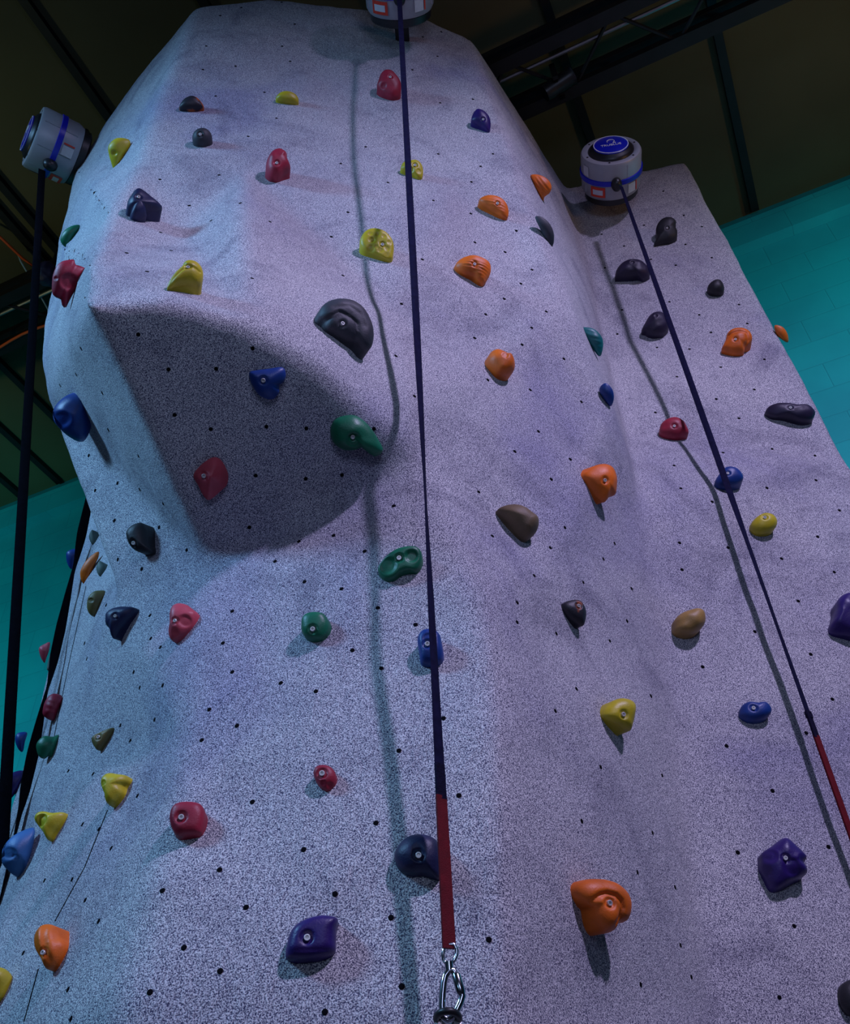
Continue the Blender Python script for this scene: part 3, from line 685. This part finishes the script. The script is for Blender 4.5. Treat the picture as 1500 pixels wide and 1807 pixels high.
hold('L', S('765,1420 785,1370 830,1345 890,1350 940,1345 975,1375 978,1415 940,1455 880,1480 820,1480 775,1455'), 'blue', 'deep blue rounded hold below the tan one, left of the strap sleeve', bolt=(863, 1383), H=.5)
hold('O', S('935,915 950,880 1000,850 1070,840 1150,848 1220,875 1280,930 1308,1000 1305,1075 1280,1125 1225,1135 1200,1185 1150,1200 1100,1180 1060,1120 1045,1040 1000,1020 950,970'), 'orange', 'large orange mushroom-shaped hold with a drooping lobe near the bottom', bolt=(1190, 998), peak=(1160, 985), H=.5, dents=[(1140, 1090, 75, -.18)], grooves=[([(1035, 1035), (1060, 985), (1100, 950), (1150, 938), (1205, 955), (1240, 990), (1252, 1035), (1242, 1085), (1222, 1135)], 22, .95)], prof=(3.2, .5))
hold('P', S('905,720 915,670 980,625 1040,580 1080,570 1130,610 1210,690 1198,735 1215,800 1130,855 1060,900 1010,925 965,915 935,850 905,780'), 'violet', 'large dark purple angular hold with scooped hollows, lower right', bolt=(1075, 700), peak=(1065, 730), H=.5, dents=[(970, 690, 34, .45), (1190, 710, 24, .45), (1110, 765, 44, .35), (945, 790, 26, .4)], prof=(3, .6))
hold('P', S('1425,1610 1440,1550 1480,1515 1560,1500 1580,1600 1560,1700 1490,1745 1440,1690'), 'black', 'dark olive-black hold cut off by the bottom right picture corner', H=.6)
# ------------------------------------------------------------------ auto belay devices
def text_mesh(s, size, mat, parent, M_):
    cu = bpy.data.curves.new('txt', 'FONT'); cu.body = s; cu.size = size; cu.align_x = 'CENTER'; cu.extrude = .0006
    t = bpy.data.objects.new('txt', cu); COL.objects.link(t)
    dg = bpy.context.evaluated_depsgraph_get(); me = bpy.data.meshes.new_from_object(t.evaluated_get(dg))
    bpy.data.objects.remove(t); me.materials.clear(); me.materials.append(mat)
    o = bpy.data.objects.new('lettering', me); COL.objects.link(o); o.parent = parent; o.matrix_local = M_
    return o
def curved_patch(bm, r, a0, a1, z0, z1, n=8):
    vs_ = []
    for k in range(n+1):
        a = a0+(a1-a0)*k/n
        vs_.append((bm.verts.new((r*math.cos(a), r*math.sin(a), z0)), bm.verts.new((r*math.cos(a), r*math.sin(a), z1))))
    for (a, b), (c, d) in zip(vs_, vs_[1:]): bm.faces.new((a, c, d, b))
def belay(loc, face, label, roll=0.0, mount=.3, scl=1.0):
    """drum axis = local Z pointing away from the wall ('face'); local -Y is down, where the strap leaves."""
    z = Vector(face).normalized(); dn = Vector((0, 0, -1)); dn = (dn - z*dn.dot(z)).normalized()
    y = -dn; x = y.cross(z).normalized()
    t = empty('auto_belay'); tag(t, label, 'auto belay device', 'belay devices mounted at the top of the wall')
    Mx = Matrix(((x.x, y.x, z.x, loc.x), (x.y, y.y, z.y, loc.y), (x.z, y.z, z.z, loc.z), (0, 0, 0, 1)))
    t.matrix_world = Mx @ Matrix.Rotation(roll, 4, 'Z') @ Matrix.Scale(scl, 4)
    R = .165
    bm = bmesh.new()
    addlathe(bm, [(0, -.125), (.135, -.125), (.155, -.118), (R, -.098), (R+.002, -.02), (R+.002, .088), (R-.004, .100), (R-.010, .102), (.132, .102), (.126, .098), (.124, .080), (0, .080)], 40)
    bmobj('housing', bm, M['body'], t, True, 40)
    for k in range(8):
        a = (k+.5)*math.pi/4; bm = bmesh.new()
        addbox(bm, (0, 0, 0), (.004, .004, .17), Matrix.Translation(((R+.001)*math.cos(a), (R+.001)*math.sin(a), -.003)))
        bmobj('seam_rib', bm, M['body'], t)
    bm = bmesh.new(); addlathe(bm, [(R, -.026), (R+.009, -.024), (R+.009, .002), (R, .004)], 64)
    bmobj('blue_stripe', bm, M['bluep'], t, True, 40)
    bm = bmesh.new(); addlathe(bm, [(.127, .082), (.125, .104), (.113, .116), (.100, .124), (.098, .126), (0, .126)], 48)
    bmobj('cap', bm, M['dark'], t, True, 40)
    bm = bmesh.new(); addlathe(bm, [(.097, .121), (.097, .131), (.094, .133), (0, .1335)], 64)
    disc = bmobj('disc', bm, M['bluep'], t, True, 40)
    bm = bmesh.new(); addlathe(bm, [(.0955, .131), (.0955, .1345), (.0915, .1345), (.0915, .131)], 64)
    bmobj('disc_ring', bm, M['white'], disc)
    bm = bmesh.new()
    addtube(bm, [(.020*math.cos(a)+.004, .018*math.sin(a)+.034, .1345) for a in [math.radians(d) for d in range(-40, 215, 15)]], .0022, 6)
    addtube(bm, [(.0194, .0225, .1345), (.012, .012, .1345), (.030, .014, .1345)], .002, 6)
    bmobj('logo', bm, M['white'], disc)
    text_mesh('TRUBLUE', .027, M['white'], disc, Matrix.Translation((0, -.014, .1343)))
    for k in range(6):
        a = k*math.pi/3+.3; bm = bmesh.new()
        addlathe(bm, [(.006, .095), (.006, .103), (0, .104)], 10, Matrix.Translation((.143*math.cos(a), .143*math.sin(a), 0)))
        bmobj('screw', bm, M['dark'], t, True, 40)
    dn_a = -math.pi/2
    bm = bmesh.new(); curved_patch(bm, R+.0045, dn_a-.88, dn_a-.36, -.094, -.034)
    lb = bmobj('warning_label', bm, M['redlab'], t); lb['label'] = 'red warning label'
    bm = bmesh.new(); curved_patch(bm, R+.0055, dn_a-.80, dn_a-.44, -.080, -.050)
    bmobj('label_text_box', bm, M['label'], lb)
    bm = bmesh.new(); curved_patch(bm, R+.0045, dn_a+.42, dn_a+.72, -.090, -.034)
    l2 = bmobj('instruction_label', bm, M['label'], t); l2['label'] = 'white instruction label'
    bm = bmesh.new(); curved_patch(bm, R+.0045, dn_a+.75, dn_a+.80, -.090, -.034)
    bmobj('label_edge', bm, M['redlab'], l2)
    bm = bmesh.new(); curved_patch(bm, R+.0045, dn_a-1.25, dn_a-.98, .012, .07)
    bmobj('serial_label', bm, M['label'], t)
    bm = bmesh.new()
    addlathe(bm, [(0, 0), (.026, 0), (.030, .012), (.028, .034), (.018, .046), (.010, .05), (0, .05)], 24,
             Matrix.Translation((0, -R+.004, -.010)) @ Matrix.Rotation(math.pi/2, 4, 'X') @ Matrix.Scale(1.25, 4, (0, 1, 0)))
    bmobj('nozzle', bm, M['dark'], t, True, 40)
    bm = bmesh.new(); addlathe(bm, [(0, -.165), (.135, -.165), (.15, -.155), (.152, -.122), (0, -.122)], 32)
    bmobj('back_plate', bm, M['dark'], t, True, 40)
    bm = bmesh.new()
    addbox(bm, (0, .06, -.16-mount/2), (.07, .05, mount), None, .006)
    addbox(bm, (0, .14, -.15), (.10, .20, .03), None, .006)
    addlathe(bm, [(.012, -.01), (.012, .06), (0, .06)], 12, Matrix.Translation((0, .21, -.16)))
    bmobj('bracket', bm, M['dark'], t)
    return t
def Wd(u, v, z): return W(u, v, z)-W(0, 0, 0)
# unit directions: towards the viewer is (0,-1,0)
belay(W(.0, 1.60, 4.93), Wd(-.02, -1, 0), 'grey belay device with red label at the top edge of the picture, middle strap', mount=.14)
belay(W(1.075, 2.46, 4.66), Wd(-.12, -1, 0), 'grey belay device with its blue disc facing out on top of the recessed right panel', mount=.08, scl=.94)

nS = Wd(-.77, -.60, -.12)
belay(W(-1.84, 2.24, 4.76), nS, 'grey and teal-lit belay device hanging off the upper left edge', mount=.16, scl=.97)

# ------------------------------------------------------------------ straps
def ribbon(bm, pl, wid, th, ang):
    """pl: points down the strap, ang: twist about it (0 = flat to the viewer)"""
    rings = []
    for i, p in enumerate(pl):
        t = (pl[min(i+1, len(pl)-1)]-pl[max(i-1, 0)]).normalized()
        tc = (CAMP-p); tc = (tc - t*tc.dot(t)).normalized()
        s = t.cross(tc).normalized(); a = math.radians(ang[i])
        d = s*math.cos(a)+tc*math.sin(a); e = t.cross(d).normalized()
        w = wid[i]/2
        rings.append([bm.verts.new(p+d*w*x+e*th/2*y) for x, y in ((1, .5), (.92, 1), (-.92, 1), (-1, .5), (-1, -.5), (-.92, -1), (.92, -1), (1, -.5))])
    for A, B in zip(rings, rings[1:]):
        for k in range(8): bm.faces.new((A[k], A[(k+1) % 8], B[(k+1) % 8], B[k]))
    bm.faces.new(rings[0][::-1]); bm.faces.new(rings[-1])
def lerp_tab(tab, x):
    if x <= tab[0][0]: return tab[0][1]
    for (a, b), (c, d) in zip(tab, tab[1:]):
        if x <= c: return b+(d-b)*(x-a)/(c-a)
    return tab[-1][1]
def on_line(top, bot, y):
    # point of the strap line seen at picture height y
    lo, hi = 0., 1.
    for _ in range(40):
        m = (lo+hi)/2; q = [a+(b-a)*m for a, b in zip(top, bot)]
        if proj(*q)[1] < y: lo = m
        else: hi = m
    return Vector([a+(b-a)*lo for a, b in zip(top, bot)])
def strap(label, top, bot, y0, y1, wid, tab, mat, th=.0022):
    t = empty('belay_strap'); tag(t, label, 'belay strap')
    n = 60; pl = []; ang = []
    a, b = on_line(top, bot, y0) if y0 is not None else Vector(top), on_line(top, bot, y1)
    for k in range(n+1):
        q = a.lerp(b, k/n); pl.append(W(*q)); ang.append(lerp_tab(tab, proj(*q)[1]))
    bm = bmesh.new(); ribbon(bm, pl, [wid]*(n+1), th, ang)
    bmobj('webbing', bm, mat, t, True, 40)
    return t
# middle strap
ct, cb = (0.0, 1.60, 4.78), (.004, 1.60, .30)
cs = strap('navy strap hanging down the middle with a red sleeve and a steel carabiner', ct, cb, None, 1352, .0225,
           [(0, 10), (350, 0), (560, 25), (760, 60), (870, 82), (960, 70), (1050, 55), (1200, 48), (1352, 38)], M['strap'])
def seg(parent, name, mat, top, bot, y0, y1, w, th, a0, a1):
    n = 12; a, b = on_line(top, bot, y0), on_line(top, bot, y1)
    pl = [W(*a.lerp(b, k/n)) for k in range(n+1)]
    bm = bmesh.new(); ribbon(bm, pl, [w]*(n+1), th, [a0+(a1-a0)*k/n for k in range(n+1)])
    return bmobj(name, bm, mat, parent, True, 40)
seg(cs, 'stitched_end', M['stitch'], ct, cb, 1348, 1410, .0215, .006, 38, 30)
seg(cs, 'sleeve', M['sleeve'], ct, cb, 1404, 1674, .0225, .006, 32, 16)['label'] = 'red sleeve'
# swivel and carabiner
S0 = on_line(ct, cb, 1668); s0 = W(*S0)
def cpt(x, y, dd=0):   # a point at the strap's depth, from the picture
    r = ruvz(x, y); q = r*((1.60+dd)/r.y); return W(*q)
bm = bmesh.new()
addtube(bm, [cpt(784, 1672), cpt(781.5, 1684), cpt(783, 1694), cpt(787, 1701), cpt(796, 1701), cpt(802, 1694), cpt(806, 1684), cpt(805.5, 1674), cpt(801, 1666), cpt(788, 1666)], .0032, 10, True)
addtube(bm, [cpt(792, 1698), cpt(793, 1713)], [.0072, .0066], 16)
bmobj('swivel', bm, M['chrome'], cs, True, 50)
bm = bmesh.new()
addtube(bm, [cpt(x, y) for x, y in ((793, 1711), (786, 1722), (783, 1735), (781, 1755), (780, 1775), (781, 1790), (784, 1797), (790, 1801), (797, 1797), (805, 1785), (812, 1770), (816, 1758), (814, 1750), (810, 1736), (805, 1722), (800, 1713))], .0058, 12, True)
car = bmobj('carabiner', bm, M['chrome'], cs, True, 60); car['label'] = 'polished steel carabiner'
bm = bmesh.new()
addtube(bm, [cpt(804, 1717), cpt(805, 1721), cpt(813, 1750), cpt(815, 1756)], [.0055, .0078, .0078, .0060], 16)
bmobj('gate_sleeve', bm, M['chrome'], car, True, 60)
rg = empty('anchor_ring'); 
bm = bmesh.new()
addtube(bm, [cpt(790+20*math.cos(a), 1797+13*math.sin(a), .02*math.sin(a)) for a in [2*math.pi*k/24 for k in range(24)]], .0055, 12, True)
bpy.data.objects.remove(rg)
rg = bmobj('anchor_ring', bm, M['dark'], None, True, 60); tag(rg, 'black steel ring clipped into the carabiner at the bottom edge', 'ring')
bm = bmesh.new()
a = cpt(776, 1806); b_ = cpt(800, 1806); h = hit(790, 1806)
addtube(bm, [cpt(774, 1803, .0), cpt(776, 1812, .01), cpt(792, 1818, .01), cpt(806, 1812, .01), cpt(808, 1803, .0)], .006, 12)
addtube(bm, [cpt(790, 1817, .01), h[0]-Vector((0, 0, .03))], .008, 12)
tag(bmobj('anchor_eyebolt', bm, M['steel'], None, True, 60), 'bright steel eye bolt holding the black ring, at the very bottom', 'bolt')
# right strap
rt, rb = (1.083, 2.44, 4.42), (1.083, 2.44, .3)
rs = strap('navy strap on the right with a red sleeve running out at the picture edge', rt, rb, None, 1262, .0235,
           [(340, 50), (430, 40), (560, 15), (720, 0), (850, 20), (950, 58), (1100, 70), (1250, 60)], M['strap'])
seg(rs, 'stitched_end', M['stitch'], rt, rb, 1255, 1302, .020, .007, 60, 50)
seg(rs, 'knot', M['stitch'], rt, rb, 1256, 1267, .020, .009, 40, 40)
seg(rs, 'sleeve', M['sleeve'], rt, rb, 1298, 1640, .020, .007, 45, 45)['label'] = 'red sleeve'
# left strap
lt, lb_ = (-1.83, 2.24, 4.50), (-1.20, 2.44, .30)
def fit_bottom(pxx, pyy, v):
    r = ruvz(pxx, pyy); return tuple(r*(v/r.y))
lb_ = fit_bottom(-8, 1700, 2.50)
strap('black strap running down the left picture edge from the left belay device', lt, lb_, None, 1800, .034, [(290, 15), (900, 0), (1800, 10)], M['blackstrap'], .003)
# slanting strap along the far left flank
wt, wb = fit_bottom(158, 880, 2.60), fit_bottom(-2, 1600, 2.36)
t = empty('belay_strap'); tag(t, 'black twisted strap slanting down the far left flank below the bulge', 'belay strap')
pl = []; wd_ = []; an = []
for k in range(61):
    f = k/60; q = Vector(wt).lerp(Vector(wb), f); pl.append(W(*q)); y = proj(*q)[1]
    wd_.append(.036); an.append(lerp_tab([(880, 40), (940, 20), (990, 68), (1005, 76), (1050, 55), (1110, 30), (1160, 40), (1215, 84), (1260, 60), (1330, 25), (1390, 40), (1430, 70), (1480, 84), (1800, 86)], y))
bm = bmesh.new(); ribbon(bm, pl, wd_, .0025, an); bmobj('webbing', bm, M['blackstrap'], t, True, 40)

# ------------------------------------------------------------------ trusses, pipes and cables under the ceiling
ZT = 5.30+CAMZ; s = 5.30/5.1
def beam(bm, y, z, w, h, x0=-7.9, x1=5.9): addbox(bm, ((x0+x1)/2, y, z), (x1-x0, w, h))
tr = empty('lighting_truss', (-1, 2.36, ZT)); tag(tr, 'black steel truss running under the ceiling behind the climbing wall', 'truss')
def tpart(name, bm, mat, lab=None):
    bmesh.ops.translate(bm, verts=bm.verts, vec=(1, -2.36, -ZT)); o = bmobj(name, bm, mat, tr)
    if lab: o['label'] = lab
for y in (2.21, 2.51):
    for dz in (0, .13):
        bm = bmesh.new(); beam(bm, y, ZT+dz, .075, .055); tpart('chord', bm, M['truss'])
bm = bmesh.new(); n = 46
for k in range(n):
    xa = -7.8+k*.3; ya, yb = (2.21, 2.51) if k % 2 else (2.51, 2.21)
    addtube(bm, [(xa, ya, ZT), (xa+.3, yb, ZT)], .011, 6)
    addtube(bm, [(xa, ya, ZT), (xa+.3, ya, ZT+.13)], .009, 6)
tpart('lacing', bm, M['truss'])
bm = bmesh.new(); addtube(bm, [(-7.9, 2.30, ZT+.02), (5.9, 2.30, ZT+.02)], .012, 8)
tpart('conduit', bm, M['pipe'], 'thin silver conduit')
bm = bmesh.new()
addtube(bm, [(-7.9+.1*k, 2.475+.012*math.sin(k*.9), ZT-.045+.006*math.sin(k*.5)) for k in range(60)], .010, 8)
tag(bmobj('power_cable', bm, M['cable'], None, True), 'orange cable lying along the lower chord of the truss at the left edge', 'cable')
def atz(x, y, z):
    d = rayw(x, y); return CAMP+d*((z-CAMZ)/d.z)
bm = bmesh.new()
p0, p1, p2 = atz(-60, 375, CZ-.05), atz(0, 418, CZ-.10), atz(80, 486, CZ-.12)
addtube(bm, [p0, p1, p1.lerp(p2, .5)+Vector((0, 0, -.02)), p2, atz(130, 540, CZ-.08)], .009, 8)
tag(bmobj('power_cable', bm, M['cable'], None, True), 'thin orange cable slanting across the ceiling at the left edge', 'cable')
bm = bmesh.new(); addtube(bm, [atz(30, 445, CZ-.06), atz(37, 462, CZ-.15), atz(62, 505, ZT+.1), atz(86, 548, ZT-.02), atz(100, 580, ZT-.02)], .006, 8)
tag(bmobj('thin_cable', bm, M['palecable'], None, True), 'thin pale cable hanging from the ceiling to the truss at the left', 'cable')
# clamps and fixtures on the truss by the wall's right edge
random.seed(8)
fx = empty('stage_fixture', (0, 0, 0)); 
pb = atz(985, 150, ZT-.02); fx.location = pb
tag(fx, 'small black lamp body clamped to the truss beyond the upper right edge', 'lamp fixture')
bm = bmesh.new(); addlathe(bm, [(0, -.09), (.045, -.09), (.05, -.05), (.05, .07), (.06, .09), (.052, .09), (.04, .06), (0, .05)], 24, Matrix.Rotation(1.2, 4, 'Y'))
bmobj('lamp_body', bm, M['dark'], fx, True, 40)
bm = bmesh.new(); addbox(bm, (0, .07, .02), (.03, .02, .16)); addbox(bm, (0, -.07, .02), (.03, .02, .16)); addbox(bm, (0, 0, .10), (.03, .16, .02))
bmobj('yoke', bm, M['truss'], fx)
bm = bmesh.new(); addtube(bm, [(0, 0, .1), (0, 0, .14)], .02, 10); bmobj('clamp', bm, M['pipe'], fx, True, 40)
# purple object behind the upper left edge
pb = atz(85, 484, 5.0+CAMZ)
bm = bmesh.new(); bmesh.ops.create_icosphere(bm, subdivisions=4, radius=.075)
for v in bm.verts: v.co *= 1+.12*noise.noise(v.co*30)
bmesh.ops.scale(bm, verts=bm.verts, vec=(.8, 1, 1.2))
o = bmobj('stage_lamp_body', bm, M['plum'], None, True); o.location = pb
tag(o, 'dark purple rounded lamp body half hidden behind the crimson flower-shaped hold', 'lamp')
bm = bmesh.new(); addtube(bm, [(0, 0, 0), (0, 0, CZ-pb.z)], .012, 8); bmobj('hanger', bm, M['truss'], o)
